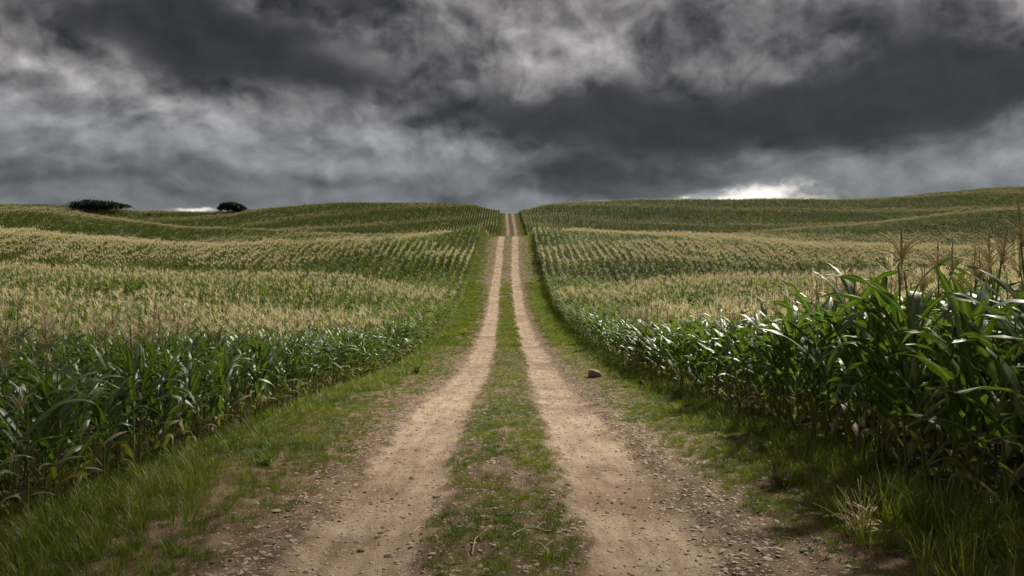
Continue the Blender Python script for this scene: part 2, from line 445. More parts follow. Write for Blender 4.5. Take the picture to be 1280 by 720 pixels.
def build_ground():
    ys = np.concatenate([np.arange(-80, 0, 4.0), axis_ys(0, 3000, 0.014, 0.35)])
    xp = [0.0, 1.5, 3.0, 3.5, 4.0]
    while xp[-1] < 1800: xp.append(xp[-1] + max(0.6, 0.022 * xp[-1]))
    xp = np.array(xp); xs = np.concatenate([-xp[:0:-1], xp])
    X, Y = np.meshgrid(xs, ys)
    Z = ground_z(X, Y)
    Z = Z - 0.25 * (1 - sstep(3.0, 3.5, np.abs(X - road_x(Y))))
    V = np.stack([X, Y, Z], -1).reshape(-1, 3)
    me = new_mesh('ground', V, grid_faces(len(xs), len(ys)), [M['soil']])
    tag(link('ground', me), kind='structure')
build_ground()

TRK_L, TRK_R, TRK_W = -1.02, 1.02, 0.53
def track_mask(rx, y):
    wob = 0.10 * (fbm(y / 2.0, rx * 0 + 2, 3, 8) - .5) * 2
    a = np.minimum(np.abs(rx - TRK_L - wob), np.abs(rx - TRK_R + wob))
    return 1 - sstep(TRK_W - 0.30, TRK_W + 0.20, a)

def strip_z(x, y):
    rx = x - road_x(y)
    z = road_z(y)
    t = track_mask(rx, y)
    fade = np.exp(-np.clip(y, 0, 400) / 90)
    z = z - 0.07 * t
    z = z + (1 - t) * (0.05 * (fbm(x * 1.3, y * 1.1, 4, 3) - .4) + 0.05 * (fbm(x * 6, y * 6, 3, 4) - .5))
    z = z + t * (0.045 * (fbm(x * 2, y * 0.9, 4, 11) - .5) + 0.022 * (fbm(x * 9, y * 7, 3, 12) - .5))
    e = sstep(2.2, 3.4, np.abs(rx))
    z = z + 0.06 * sstep(1.7, 2.6, np.abs(rx)) * (1 - sstep(3.2, 3.6, np.abs(rx)))
    z = z - 0.16 * sstep(3.45, 3.75, np.abs(rx))
    return z

def build_strip(name, r0, r1, nx):
    ys = np.concatenate([np.arange(-12, 2, 0.5), axis_ys(2.0, 420, 0.011, 0.045)])
    rs = np.linspace(r0, r1, nx)
    RX, Y = np.meshgrid(rs, ys); X = RX + road_x(Y)
    Z = strip_z(X, Y)
    V = np.stack([X, Y, Z], -1).reshape(-1, 3)
    me = new_mesh(name, V, grid_faces(nx, len(ys)), [M['track']], attrs={'track': track_mask(RX, Y).ravel(), 'field': sstep(2.7, 3.4, np.abs(RX) + 0.5 * (fbm(RX * 2, Y * 1.2, 3, 15) - .5)).ravel()})
    return tag(link(name, me), kind='structure')
build_strip('dirt_road', -1.9, 1.9, 77)
build_strip('grass_verge', -3.8, -1.9, 39)
build_strip('grass_verge', 1.9, 3.8, 39)


# ------------------------------------------------------------------ maize
class MB:
    def __init__(s): s.V = []; s.F = []; s.dry = []; s.rib = []; s.n = 0
    def add(s, V, F, dry=0.0, rib=0.0):
        V = np.asarray(V); s.V.append(V)
        s.F += [tuple(i + s.n for i in f) for f in F]
        s.dry.append(np.broadcast_to(np.asarray(dry, float), (len(V),)).copy())
        s.rib.append(np.broadcast_to(np.asarray(rib, float), (len(V),)).copy()); s.n += len(V)
    def mesh(s, name, mats, midx=None):
        return new_mesh(name, np.concatenate(s.V), s.F, mats, attrs={'dry': np.concatenate(s.dry), 'rib': np.concatenate(s.rib)}, midx=midx)

def sweep(pts, rad, k=6):
    pts = np.asarray(pts, float); n = len(pts); V = []
    for i in range(n):
        t = pts[min(i + 1, n - 1)] - pts[max(i - 1, 0)]; t /= np.linalg.norm(t) + 1e-9
        a = np.cross(t, (0.31, 0.95, 0.05)); a /= np.linalg.norm(a) + 1e-9; b = np.cross(t, a)
        for j in range(k):
            an = 2 * math.pi * j / k
            V.append(pts[i] + rad[i] * (a * math.cos(an) + b * math.sin(an)))
    F = [(i * k + j, i * k + (j + 1) % k, (i + 1) * k + (j + 1) % k, (i + 1) * k + j) for i in range(n - 1) for j in range(k)]
    F.append(tuple(range((n - 1) * k, n * k)))
    return np.array(V), F

def leaf_geo(rng, base, az, th0, th1, length, width, segs, cols, wave=0.12, twist=0.3, bend=0.25, kink=None):
    s = np.linspace(0, 1, segs + 1)
    th = th0 + (th1 - th0) * s ** 1.5
    if kink is not None: th = th + (s > kink) * 0.9
    azs = az + bend * s ** 1.5
    st = length / segs
    dirs = np.stack([np.sin(th) * np.cos(azs), np.sin(th) * np.sin(azs), np.cos(th)], 1)
    mid = 0.5 * (dirs[:-1] + dirs[1:])
    P = np.concatenate([[np.zeros(3)], np.cumsum(mid * st, 0)]) + np.asarray(base)
    W = width * np.minimum(1, (s / 0.22 + 0.25)) ** 0.8 * np.clip(1 - s ** 2.4, 0, 1)
    W[-1] = 0.002
    ph = rng.uniform(0, 6.28, 2)
    V = []; rib = []
    for i in range(segs + 1):
        side = np.array([-math.sin(azs[i]), math.cos(azs[i]), 0]); up = np.cross(dirs[i], side)
        tw = twist * s[i]
        sd = side * math.cos(tw) + up * math.sin(tw); u2 = np.cross(dirs[i], sd)
        for c in range(cols + 1):
            q = (c / cols - 0.5) * 2
            lift = 0.30 * abs(q) * W[i] * 0.5 * (1 - 0.5 * s[i])
            wv = 0.0
            if cols > 1 and abs(q) > 0.8:
                wv = wave * width * math.sin(s[i] * (15 if q > 0 else 13) + ph[0 if q > 0 else 1]) * min(1, s[i] * 4)
            V.append(P[i] + sd * q * W[i] * 0.5 - u2 * (lift + wv)); rib.append(1.0 if abs(q) < 0.05 else 0.0)
    k = cols + 1
    F = [(i * k + c, i * k + c + 1, (i + 1) * k + c + 1, (i + 1) * k + c) for i in range(segs) for c in range(cols)]
    return np.array(V), F, np.array(rib), s.repeat(k)

def maize_leaves(mb, rng, H, n, segs, cols, plane, wmul=1.0, special=None, dryness=1.0, ndead=2):
    for i in range(n):
        f = (i + 0.5) / n
        h = H * (0.08 + 0.74 * f ** 0.9)
        az = plane + (math.pi if i % 2 else 0) + rng.normal(0, 0.45)
        L = H * (0.28 + 0.27 * math.sin(math.pi * min(1, f * 0.92 + 0.06))) * rng.uniform(0.85, 1.15)
        th0 = R(rng.uniform(16, 34)); th1 = R(rng.uniform(95, 150) * (1 - f) + rng.uniform(45, 118) * f)
        if rng.random() < 0.25: th1 += 0.5
        w = (0.075 + 0.02 * math.sin(math.pi * f)) * wmul * rng.uniform(0.85, 1.15) * (H / 1.6) ** 0.6
        kink = rng.uniform(0.4, 0.75) if rng.random() < 0.16 else None
        V, F, rib, s = leaf_geo(rng, (0, 0, h), az, th0, th1, L, w, segs, cols, wave=rng.uniform(0.08, 0.2), twist=rng.normal(0, 0.55), bend=rng.normal(0, 0.35), kink=kink)
        dead = i < ndead
        d = (rng.uniform(0.3, 0.9) if dead else 0.0) * dryness
        dry = np.clip(d + dryness * (0.5 * np.clip(s - 0.8, 0, 1) / 0.2 * (rng.random() < 0.3)), 0, 1)
        mb.add(V, F, dry, rib)
    if special:
        V, F, rib, s = leaf_geo(rng, (0, 0, H * special['h']), special['az'], R(special['th0']), R(special['th1']), special['L'], special['w'], segs + 4, cols, wave=0.16, twist=special.get('tw', 0.2), bend=0.2)
        mb.add(V, F, np.clip(special['dry'] * (0.35 + 0.65 * s), 0, 1), rib)

def tassel_geo(mb, rng, base, size, nb, flat, dark=False):
    """spike with drooping side branches; flat: strips instead of tubes"""
    pal = []
    for i in range(nb + 1):
        if i == 0: th0, th1, L = 0.0, rng.uniform(0, 0.2), size
        else: th0, th1, L = rng.uniform(.25, .6), rng.uniform(0.8, 2.1), size * rng.uniform(0.5, 0.85)
        az = i * 2.4 + rng.uniform(-.4, .4); ns = 2 if flat else 4
        s = np.linspace(0, 1, ns + 1); th = th0 + (th1 - th0) * s
        dr = np.stack([np.sin(th) * math.cos(az), np.sin(th) * math.sin(az), np.cos(th)], 1)
        P = np.concatenate([[np.zeros(3)], np.cumsum(dr[:-1] * L / ns, 0)]) + np.asarray(base) + np.array([0, 0, 0.25 * size * (i % 3) / 3])
        r = (0.0075 if i == 0 else 0.0050) * np.array([0.7, 1.0, 1.0, 0.9, 0.35])[:ns + 1] * (1 if not flat else 1)
        if flat:
            side = np.array([-math.sin(az), math.cos(az), 0.0]); w = flat
            V = np.concatenate([P - side * w, P + side * w]); F = [(j, j + 1, ns + 2 + j, ns + 1 + j) for j in range(ns)]
        else: V, F = sweep(P, r, 4)
        n0 = len(mb.F); mb.add(V, F); pal += [1 if (i == 0 and dark) else 0] * (len(mb.F) - n0)
    return pal

def stalk_geo(mb, rng, H, k=7, top=1.03):
    n = 12; z = np.linspace(-0.04, H * (top + 0.02), n)
    lean = rng.normal(0, 0.012, 2)
    P = np.stack([lean[0] * z + 0.004 * np.sin(z * 9), lean[1] * z, z], 1)
    r = np.linspace(0.0135, 0.006, n) * (H / 1.7) ** 0.5
    r = r * (1 + 0.14 * (np.arange(n) % 2))
    V, F = sweep(P, r, k); mb.add(V, F)

def ear_geo(rng, H, az):
    mb = MB(); h = H * rng.uniform(0.42, 0.52)
    L = rng.uniform(0.17, 0.23); tilt = R(rng.uniform(14, 26))
    ax = np.array([math.sin(tilt) * math.cos(az), math.sin(tilt) * math.sin(az), math.cos(tilt)])
    s = np.array([0, .12, .3, .5, .7, .85, 1.0]); r = np.array([.011, .022, .0285, .029, .024, .016, .007])
    base = np.array([0.012 * math.cos(az), 0.012 * math.sin(az), h])
    V, F = sweep(base + ax * (s * L)[:, None], r, 8); mb.add(V, F)
    n_h = len(mb.F)
    for j in range(3):     # free husk tips
        V, F, _, _ = leaf_geo(rng, base + ax * L * 0.75, az + j * 2.1, tilt, tilt + 0.5, 0.10, 0.018, 3, 1)
        mb.add(V, F)
    n_h = len(mb.F)
    sk = MB()
    for j in range(7):
        a = rng.uniform(0, 6.28)
        e = base + ax * (L + 0.02)
        P = np.stack([base + ax * L * 0.96, e + 0.012 * np.array([math.cos(a), math.sin(a), 0.6]), e + 0.035 * np.array([math.cos(a), math.sin(a), -0.25])])
        V, F = sweep(P, [0.0035, 0.003, 0.0015], 4); sk.add(V, F)
    return mb, sk

def hero_variant(i, special=None, H=1.6, tassel=True, ears=1):
    rng = np.random.default_rng(100 + i)
    lf = MB(); maize_leaves(lf, rng, H, int(rng.integers(11, 14)), 11, 4, rng.uniform(0, 6.28), special=special)
    st = MB(); stalk_geo(st, rng, H, 7, 1.08 if tassel else 0.92)
    parts = [('stalk', st.mesh('stalk', [M['stalk']])), ('foliage', lf.mesh('foliage', [M['leaf']]))]
    if tassel:
        ts = MB(); pal = tassel_geo(ts, rng, (0, 0, H * 1.08), H * rng.uniform(0.18, 0.26), int(rng.integers(10, 17)), False, True)
        parts.append(('tassel', ts.mesh('tassel', [M['tassel'], M['tassel_dark']], pal)))
    for e in range(ears):
        eb, sk = ear_geo(rng, H * (1 - 0.13 * e), rng.uniform(0, 6.28))
        parts.append(('ear', eb.mesh('ear', [M['husk']]), sk.mesh('silk', [M['silk']])))
    return parts

def place_parts(parts, name, loc, rot, scl):
    r = bpy.data.objects.new(name, None); COL.objects.link(r); r.empty_display_size = 0.1
    r.location = loc; r.rotation_euler = rot; r.scale = (scl,) * 3
    for p in parts:
        o = link(p[0], p[1], r)
        if len(p) > 2: link('silk', p[2], o)
    return r

ROW, STEP = 0.82, 0.23
EDGE = 3.72
def edge_x(y): return EDGE + 0.5 * sstep(40, 90, y)
def height_at(x, y):
    """stand height: taller close by on the right"""
    right = x > 0
    h = np.where(right, 1.32 + 0.48 * (1 - sstep(6, 20, y)), 1.18 + 0.12 * sstep(20, 60, y))
    return h

def tassel_p(x, y):
    """how many of the plants have flowered, in bands along the slope"""
    ph = np.sin(ripple_phase(x, y) + 0.5)
    n = fbm(x / 14, y / 9, 3, 21)
    p = sstep(0.0, 0.8, 1.25 * ph - 0.15 + 1.2 * (n - 0.5) + 1.1 * (fbm(x / 3.2, y / 4.5, 2, 23) - 0.5) - 0.25 * sstep(140, 220, y))
    wob = 9 * (fbm(x / 70 + 5, y / 60, 2, 77) - .5) * 2
    q = np.sin(2 * np.pi * (y + 0.22 * np.abs(x) + wob) / 31) + 0.8 * (n - 0.5)
    far = sstep(150, 185, y)
    p = p * (1 - far) + far * (0.22 + 0.50 * sstep(0.2, 1.0, q) + 0.5 * (fbm(x / 25, y / 12, 3, 44) - .5))
    return np.clip(0.03 + 0.97 * p, 0, 1)

# all plant positions: rows parallel to the track
plants = []
for side in (-1, 1):
    for r in range(0, 400):
        ys = np.arange(-4.0, 75.0, STEP)
        ys = ys + RNG.uniform(-.07, .07, len(ys))
        x = side * (edge_x(ys) + r * ROW) + road_x(ys) + RNG.uniform(-.06, .06, len(ys))
        keep = (np.abs(x) < 0.95 * np.maximum(ys, 0) + 4.5) & (RNG.random(len(ys)) > 0.04)
        if r > 6: keep &= ys > 1.0
        if not keep.any(): break
        plants.append(np.stack([x[keep], ys[keep], np.full(keep.sum(), r)], 1))
plants = np.concatenate(plants)
PX, PY, PR = plants.T
PZ = ground_z(PX, PY)
PH = height_at(PX, PY) * (1 + np.where((PX > 0) & (PY < 16), 0.075, 0.12) * RNG.normal(0, 1, len(PX)).clip(-1.6, 1.6)) * (0.86 + 0.28 * fbm(PX / 4, PY / 4, 2, 31))
PT = RNG.random(len(PX)) < np.where((PY < 26) & (PR > 0), np.maximum(tassel_p(PX, PY), np.where(PX > 0, 0.85, 0.5)), tassel_p(PX, PY)) * np.where(PR < 1, 0.4, 1.0)

# the 300 that show largest
onscreen = (np.abs(PX) < 0.66 * PY + 0.15) & (PY > 3.5)
vis = np.where(PX > 0, np.array([1, .42, .26, .16])[np.minimum(PR.astype(int), 3)], np.array([1, .62, .45, .32])[np.minimum(PR.astype(int), 3)])
score = np.where(onscreen & (PR < 8), PH / np.maximum(PY, 1) * vis, 0)
N_HERO = 296
hero_ids = np.argsort(-score)[:N_HERO]
is_hero = np.zeros(len(PX), bool); is_hero[hero_ids] = True

VAR_T = [hero_variant(i, H=1.6, tassel=True, ears=1 + (i % 2)) for i in range(6)]
VAR_N = [hero_variant(20 + i, H=1.6, tassel=False, ears=1) for i in range(5)]
ROWNAME = ['front row', 'second row', 'third row', 'deeper rows']
def hero_label(x, y, r, t):
    side = 'right' if x > 0 else 'left'
    size = 'tall' if x > 0 else 'short'
    q = 'nearest stretch' if y < 9 else ('middle stretch' if y < 17 else 'stretch where the track dips')
    tas = 'tasselled' if t else 'untasselled'
    row = ROWNAME[min(int(r), 3)]
    return f"{size} {tas} maize plant, {row} {side} of the track, {q}", f"{tas} maize plants in the {row} {side} of the track, {q}"

def nearest(px, py, d):
    x = (px - 640) / FPX * d
    h = hero_ids[np.argmin((PX[hero_ids] - x) ** 2 + (PY[hero_ids] - d) ** 2)]
    return int(h)
specials = {}
def special_at(px, d, spec, label, tassel, seed, ears=1, hmul=1.0):
    h = nearest(px, 0, d)
    while h in specials: h = int(hero_ids[np.argsort((PX[hero_ids] - PX[h]) ** 2 + (PY[hero_ids] - PY[h]) ** 2)[1]])
    specials[h] = (hero_variant(seed, special=spec, H=1.6, tassel=tassel, ears=ears), label, hmul)
special_at(185, 8.4, dict(h=.36, az=R(-18), th0=42, th1=118, L=0.75, w=0.085, dry=0.75), "short maize plant with one long yellowing leaf arching over the left verge", False, 61)
special_at(1235, 6.4, dict(h=.55, az=R(200), th0=60, th1=178, L=0.55, w=0.13, dry=0.95, tw=1.2), "tall maize plant with a broad dead tan leaf hanging down beside the right verge", False, 62)
special_at(1150, 7.4, dict(h=.58, az=R(185), th0=35, th1=150, L=0.85, w=0.09, dry=0.05), "maize plant with one bright green leaf curling out towards the right wheel track", True, 63)
special_at(1262, 6.9, None, "maize plant at the right edge, its straw tassel standing clear of the nearest leaves", True, 64, 2, 1.0)

for h in hero_ids:
    h = int(h)
    x, y, z = PX[h], PY[h], PZ[h]
    rz = random.uniform(0, 6.28); sc = PH[h] / 1.6
    if h in specials:
        parts, lab, hm = specials[h]; rz = 0.0; sc *= hm; grp = None
    else:
        parts = random.choice(VAR_T if PT[h] else VAR_N); lab, grp = hero_label(x, y, PR[h], PT[h])
    if len(parts) > 2 and parts[2][0] == 'tassel' and y < 11: sc *= 0.97
    o = place_parts(parts, 'maize_plant', (x, y, z), (random.gauss(0, .05), random.gauss(0, .05), rz), sc)
    tag(o, lab, 'maize plant', grp)


def lib(name, meshes):
    c = bpy.data.collections.new(name)
    for i, me in enumerate(meshes):
        o = bpy.data.objects.new(f"{name}_{i:03d}", me); c.objects.link(o)
    return c

def scatter(name, coll, pos, idx, rot, scl, mats=()):
    """one object of points that carries instances of the meshes in coll"""
    me = bpy.data.meshes.new(name); n = len(pos)
    me.vertices.add(n); me.vertices.foreach_set('co', np.asarray(pos, np.float32).ravel())
    a = me.attributes.new('idx', 'INT', 'POINT'); a.data.foreach_set('value', np.asarray(idx, np.int32))
    a = me.attributes.new('rot', 'FLOAT_VECTOR', 'POINT'); a.data.foreach_set('vector', np.asarray(rot, np.float32).ravel())
    a = me.attributes.new('scl', 'FLOAT_VECTOR', 'POINT'); a.data.foreach_set('vector', np.asarray(scl, np.float32).ravel())
    o = link(name, me)
    for m in mats: me.materials.append(m)
    ng = bpy.data.node_groups.new(name, 'GeometryNodeTree')
    ng.interface.new_socket('Geometry', in_out='INPUT', socket_type='NodeSocketGeometry')
    ng.interface.new_socket('Geometry', in_out='OUTPUT', socket_type='NodeSocketGeometry')
    N = ng.nodes; Lk = ng.links
    gi = N.new('NodeGroupInput'); go = N.new('NodeGroupOutput')
    ci = N.new('GeometryNodeCollectionInfo'); ci.inputs['Collection'].default_value = coll
    ci.inputs['Separate Children'].default_value = True; ci.inputs['Reset Children'].default_value = True
    ip = N.new('GeometryNodeInstanceOnPoints'); ip.inputs['Pick Instance'].default_value = True
    def na(nm, t):
        q = N.new('GeometryNodeInputNamedAttribute'); q.data_type = t; q.inputs['Name'].default_value = nm; return q.outputs['Attribute']
    e2r = N.new('FunctionNodeEulerToRotation')
    Lk.new(na('rot', 'FLOAT_VECTOR'), e2r.inputs[0])
    Lk.new(gi.outputs[0], ip.inputs['Points']); Lk.new(ci.outputs[0], ip.inputs['Instance'])
    Lk.new(na('idx', 'INT'), ip.inputs['Instance Index']); Lk.new(e2r.outputs[0], ip.inputs['Rotation'])
    Lk.new(na('scl', 'FLOAT_VECTOR'), ip.inputs['Scale']); Lk.new(ip.outputs[0], go.inputs[0])
    md = o.modifiers.new('scatter', 'NODES'); md.node_group = ng
    return o

# mass of the crop: middle-distance plants, then stretches of row
def mid_variant(i, tassel, lm='leaf'):
    rng = np.random.default_rng(300 + i)
    H = 1.6; mb = MB()
    maize_leaves(mb, rng, H, 10, 6, 2, rng.uniform(0, 6.28), wmul=1.1, ndead=1); nl = len(mb.F)
    n0 = len(mb.F); stalk = MB(); stalk_geo(stalk, rng, H, 4, 1.09 if tassel else 0.92)
    mb.add(np.concatenate(stalk.V), stalk.F); mi = [0] * nl + [1] * (len(mb.F) - nl)
    if tassel:
        pal = tassel_geo(mb, rng, (0, 0, H * 1.09), H * rng.uniform(0.22, 0.30), 8, 0.010)
        mi += [2] * len(pal)
    return mb.mesh('maize_mid', [M[lm], M['stalk'], M['tassel']], mi)

def row_variant(i, frac):
    """2.3 m of planted row seen from far away"""
    rng = np.random.default_rng(500 + i)
    mb = MB(); mi = []
    for k in range(10):
        y = (k - 4.5) * 0.23 + rng.uniform(-.06, .06); x = rng.uniform(-.06, .06); H = 1.32 * rng.uniform(0.82, 1.14)
        sub = MB(); maize_leaves(sub, rng, H, 8, 3, 1, rng.uniform(0, 6.28), wmul=1.25, ndead=1)
        V = np.concatenate(sub.V) + np.array([x, y, 0]); mb.add(V, sub.F, np.concatenate(sub.dry), 0); mi += [0] * len(sub.F)
        if rng.random() < frac:
            pal = tassel_geo(mb, rng, (x, y, H * 0.99), H * rng.uniform(0.24, 0.34), 6, 0.016); mi += [1] * len(pal)
    return mb.mesh('maize_row', [M['leaf_far'], M['tassel']], mi)

mids = [mid_variant(i, False) for i in range(5)] + [mid_variant(10 + i, True) for i in range(5)]
rows = [row_variant(i, fr) for i, fr in enumerate((0.03, 0.05, 0.08, 0.30, 0.35, 0.4, 0.8, 0.85, 0.9))]
mids_far = [mid_variant(i, False, 'leaf_far') for i in range(5)] + [mid_variant(10 + i, True, 'leaf_far') for i in range(5)]
maize_lib = lib('maize_lib', mids + rows + mids_far)

m = ~is_hero
n = m.sum()
idx = np.where(PT[m], 5, 0) + RNG.integers(0, 5, n)
idx = np.where(PY[m] > RNG.uniform(18, 34, n), idx + 19, idx)
pos = np.stack([PX[m], PY[m], PZ[m]], 1)
rot = np.stack([RNG.normal(0, .06, n), RNG.normal(0, .06, n), RNG.uniform(0, 6.28, n)], 1)
scl = np.repeat((PH[m] / 1.6)[:, None], 3, 1)
fp, fi, fr_, fs = [pos], [idx], [rot], [scl]
CH = 2.3
for side in (-1, 1):
    for r in range(0, 700):
        ys = np.arange(75.0 + CH / 2, 372.0, CH)
        x = side * (edge_x(ys) + r * ROW) + road_x(ys)
        keep = np.abs(x) < 1.0 * ys + 4
        if not keep.any(): break
        x, ys = x[keep], ys[keep]; x = x + RNG.uniform(-.07, .07, len(x))
        z = ground_z(x, ys); k = len(x)
        slope = (ground_z(x, ys + 1.0) - ground_z(x, ys - 1.0)) / 2
        t = tassel_p(x, ys) + RNG.normal(0, 0.10, k)
        ii = 10 + np.clip((t * 3).astype(int), 0, 2) * 3 + RNG.integers(0, 3, k)
        fp.append(np.stack([x, ys, z], 1)); fi.append(ii)
        fl = RNG.integers(0, 2, k) * math.pi
        fr_.append(np.stack([np.arctan(slope) * np.where(fl > 0, -1, 1), np.zeros(k), fl], 1))
        hs = (1.0 + 0.07 * RNG.normal(0, 1, k)) * (0.84 + 0.32 * fbm(x / 7, ys / 7, 2, 41))
        fs.append(np.stack([hs, hs, hs], 1))
mass = scatter('maize_crop', maize_lib, np.concatenate(fp), np.concatenate(fi), np.concatenate(fr_), np.concatenate(fs))
tag(mass, 'dense maize crop covering the rolling fields on both sides of the track', 'crop', None, 'stuff')
print('maize instances', sum(len(a) for a in fp), 'mids', n)


# ------------------------------------------------------------------ grass
def tuft(i, nb, hmin, hmax, rad, w, segs=3, dryp=0.06):
    rng = np.random.default_rng(800 + i); mb = MB()
    for k in range(nb):
        a = rng.uniform(0, 6.28); rr = rad * math.sqrt(rng.random())
        az = a + rng.normal(0, 0.8); L = rng.uniform(hmin, hmax)
        th0 = rng.uniform(0.05, 0.5); th1 = th0 + rng.uniform(0.4, 1.5)
        s = np.linspace(0, 1, segs + 1); th = th0 + (th1 - th0) * s
        dr = np.stack([np.sin(th) * math.cos(az), np.sin(th) * math.sin(az), np.cos(th)], 1)
        P = np.concatenate([[np.zeros(3)], np.cumsum(dr[:-1] * L / segs, 0)]) + np.array([rr * math.cos(a), rr * math.sin(a), -0.02])
        sd = np.array([-math.sin(az), math.cos(az), 0]); W = w * rng.uniform(.7, 1.3) * np.array([0.8, 1, 0.75, 0.1])[np.linspace(0, 3, segs + 1).astype(int)]
        V = np.concatenate([P - sd * W[:, None] / 2, P + sd * W[:, None] / 2])
        F = [(j, j + 1, segs + 2 + j, segs + 1 + j) for j in range(segs)]
        mb.add(V, F, 0.8 if rng.random() < dryp else rng.uniform(0, 0.12))
    return mb.mesh('grass_tuft', [M['grass']])

tufts = ([tuft(i, 46, 0.04, 0.11, 0.11, 0.0055) for i in range(4)]            # 0-3 short turf
         + [tuft(10 + i, 40, 0.09, 0.24, 0.10, 0.0065) for i in range(4)]     # 4-7 lush
         + [tuft(20 + i, 26, 0.25, 0.55, 0.10, 0.0085, 3, 0.15) for i in range(3)]  # 8-10 tall
         + [tuft(30 + i, 40, 0.07, 0.20, 0.28, 0.020, 2) for i in range(3)])  # 11-13 far clumps
def rosette(i):
    rng = np.random.default_rng(900 + i); mb = MB()
    for k in range(16):
        b = np.array([rng.normal(0, .045), rng.normal(0, .045), -0.01])
        V, F, rib, _ = leaf_geo(rng, b, rng.uniform(0, 6.28), R(rng.uniform(25, 70)), R(rng.uniform(80, 115)), rng.uniform(.06, .13), rng.uniform(.02, .036), 4, 2, 0.1, 0.3)
        mb.add(V, F, rng.uniform(0, .15), 0)
    return mb.mesh('broad_weed', [M['grass']])
tufts += [rosette(i) for i in range(3)]                                      # 14-16 broad leaved weeds
grass_lib = lib('grass_lib', tufts)
gp, gi_, gr, gs = [], [], [], []
def add_grass(x, y, idx, s, sink=0.0):
    k = len(x)
    gp.append(np.stack([x, y, np.where(np.abs(x - road_x(y)) > 3.55, ground_z(x, y), strip_z(x, y)) - sink], 1)); gi_.append(idx)
    gr.append(np.stack([RNG.normal(0, .1, k), RNG.normal(0, .1, k), RNG.uniform(0, 6.28, k)], 1))
    gs.append(np.stack([s, s, s * RNG.uniform(.8, 1.25, k)], 1))
def grass_band(r0, r1, y0, y1, dens, cover, far=False, lush=0.25):
    n = int((r1 - r0) * (y1 - y0) * dens)
    r = RNG.uniform(r0, r1, n); y = RNG.uniform(y0, y1, n)
    x = r + road_x(y)
    keep = RNG.random(n) < cover(r, y)
    r, x, y = r[keep], x[keep], y[keep]; k = len(x)
    if far: idx = 11 + RNG.integers(0, 3, k)
    else:
        lu = RNG.random(k) < lush * 2 * sstep(0.35, 0.65, fbm(x * 0.9, y * 0.9, 3, 51))
        idx = np.where(lu, 4 + RNG.integers(0, 4, k), RNG.integers(0, 4, k))
        wd = RNG.random(k) < 0.16 * sstep(0.5, 0.6, fbm(x * 1.4, y * 1.4, 2, 57)) + 0.02
        idx = np.where(wd, 14 + RNG.integers(0, 3, k), idx)
    add_grass(x, y, idx, RNG.uniform(.7, 1.25, k) * (0.5 + 0.4 * sstep(2.0, 3.3, np.abs(r))) * (1.0 if far else 0.8))
def cov_verge(side):
    def f(r, y):
        a = np.abs(r)
        edge = 1.60 + 0.22 * (fbm(y * 0.9, r * 0 + side, 3, 61) - .5) * 2 + (0.14 + 0.38 * np.exp(-np.clip(y - 5, 0, 99) / 6) if side > 0 else 0.06 + 0.2 * np.exp(-np.clip(y - 5, 0, 99) / 4))
        e = sstep(edge - 0.12, edge + 0.28, a)
        gap = sstep(0.20, 0.38, fbm(r * 1.6, y * 1.4, 3, 71))
        return e * (0.25 + 0.75 * gap)
    return f
def cov_mid(r, y):
    c = fbm(r * 1.5, y * 0.9, 3, 81)
    near = 1 - sstep(7, 13, y)
    w = 0.54 + 0.14 * (fbm(y * 1.1, r * 0, 2, 91) - .5) * 2 + 0.05 * near
    return (1 - sstep(w - .2, w + .1, np.abs(r))) * sstep(0.22 + 0.05 * near, 0.36 + 0.04 * near, c)
for side in (-1, 1):
    a, b = (1.45, 3.9)
    f = cov_verge(side)
    rr = (-b, -a) if side < 0 else (a, b)
    grass_band(*rr, 2.6, 14, 190, f, lush=0.3)
    grass_band(*rr, 14, 34, 95, f, lush=0.28)
    grass_band(rr[0] - (.5 if side < 0 else 0), rr[1] + (.5 if side > 0 else 0), 34, 80, 26, f, True)
    grass_band(rr[0] - (.6 if side < 0 else 0), rr[1] + (.6 if side > 0 else 0), 80, 330, 9, f, True)
grass_band(-.8, .8, 2.6, 14, 300, cov_mid, lush=0.12)
grass_band(-.7, .7, 14, 34, 150, cov_mid, lush=0.1)
grass_band(-.6, .6, 34, 80, 32, cov_mid, True)
grass_band(-.6, .6, 80, 330, 8, cov_mid, True)
# taller grass against the crop
for side in (-1, 1):
    k = 420; y = 3.0 + 30 * RNG.random(k) ** 1.7; r = side * RNG.normal(3.35, 0.28, k).clip(2.6, 3.9)
    add_grass(r + road_x(y), y, 8 + RNG.integers(0, 3, k), RNG.uniform(.35, .8, k) * np.where(y < 7, .9, .75))
k = 120; y = RNG.uniform(3.2, 6.2, k); r = RNG.normal(3.2, .4, k).clip(2.4, 4.2)
add_grass(r, y, 8 + RNG.integers(0, 3, k), RNG.uniform(.6, 1.05, k))
k = 160; y = RNG.uniform(3.2, 7.5, k); r = -RNG.normal(3.0, .45, k).clip(2.2, 4.0)
add_grass(r, y, 8 + RNG.integers(0, 3, k), RNG.uniform(.3, .65, k))
for side in (-1, 1):     # weeds creeping in under the first rows of maize
    k = 1500; y = 3.5 + 34 * RNG.random(k) ** 1.6; r = side * (3.5 + 1.5 * RNG.random(k) ** 1.6)
    add_grass(r + road_x(y), y, np.where(RNG.random(k) < .45, 14 + RNG.integers(0, 3, k), 4 + RNG.integers(0, 4, k)), RNG.uniform(.6, 1.15, k))
gobj = scatter('grass', grass_lib, np.concatenate(gp), np.concatenate(gi_), np.concatenate(gr), np.concatenate(gs))
tag(gobj, 'green grass on both verges and along the middle of the track', 'grass', None, 'stuff')
print('grass', sum(map(len, gp)))


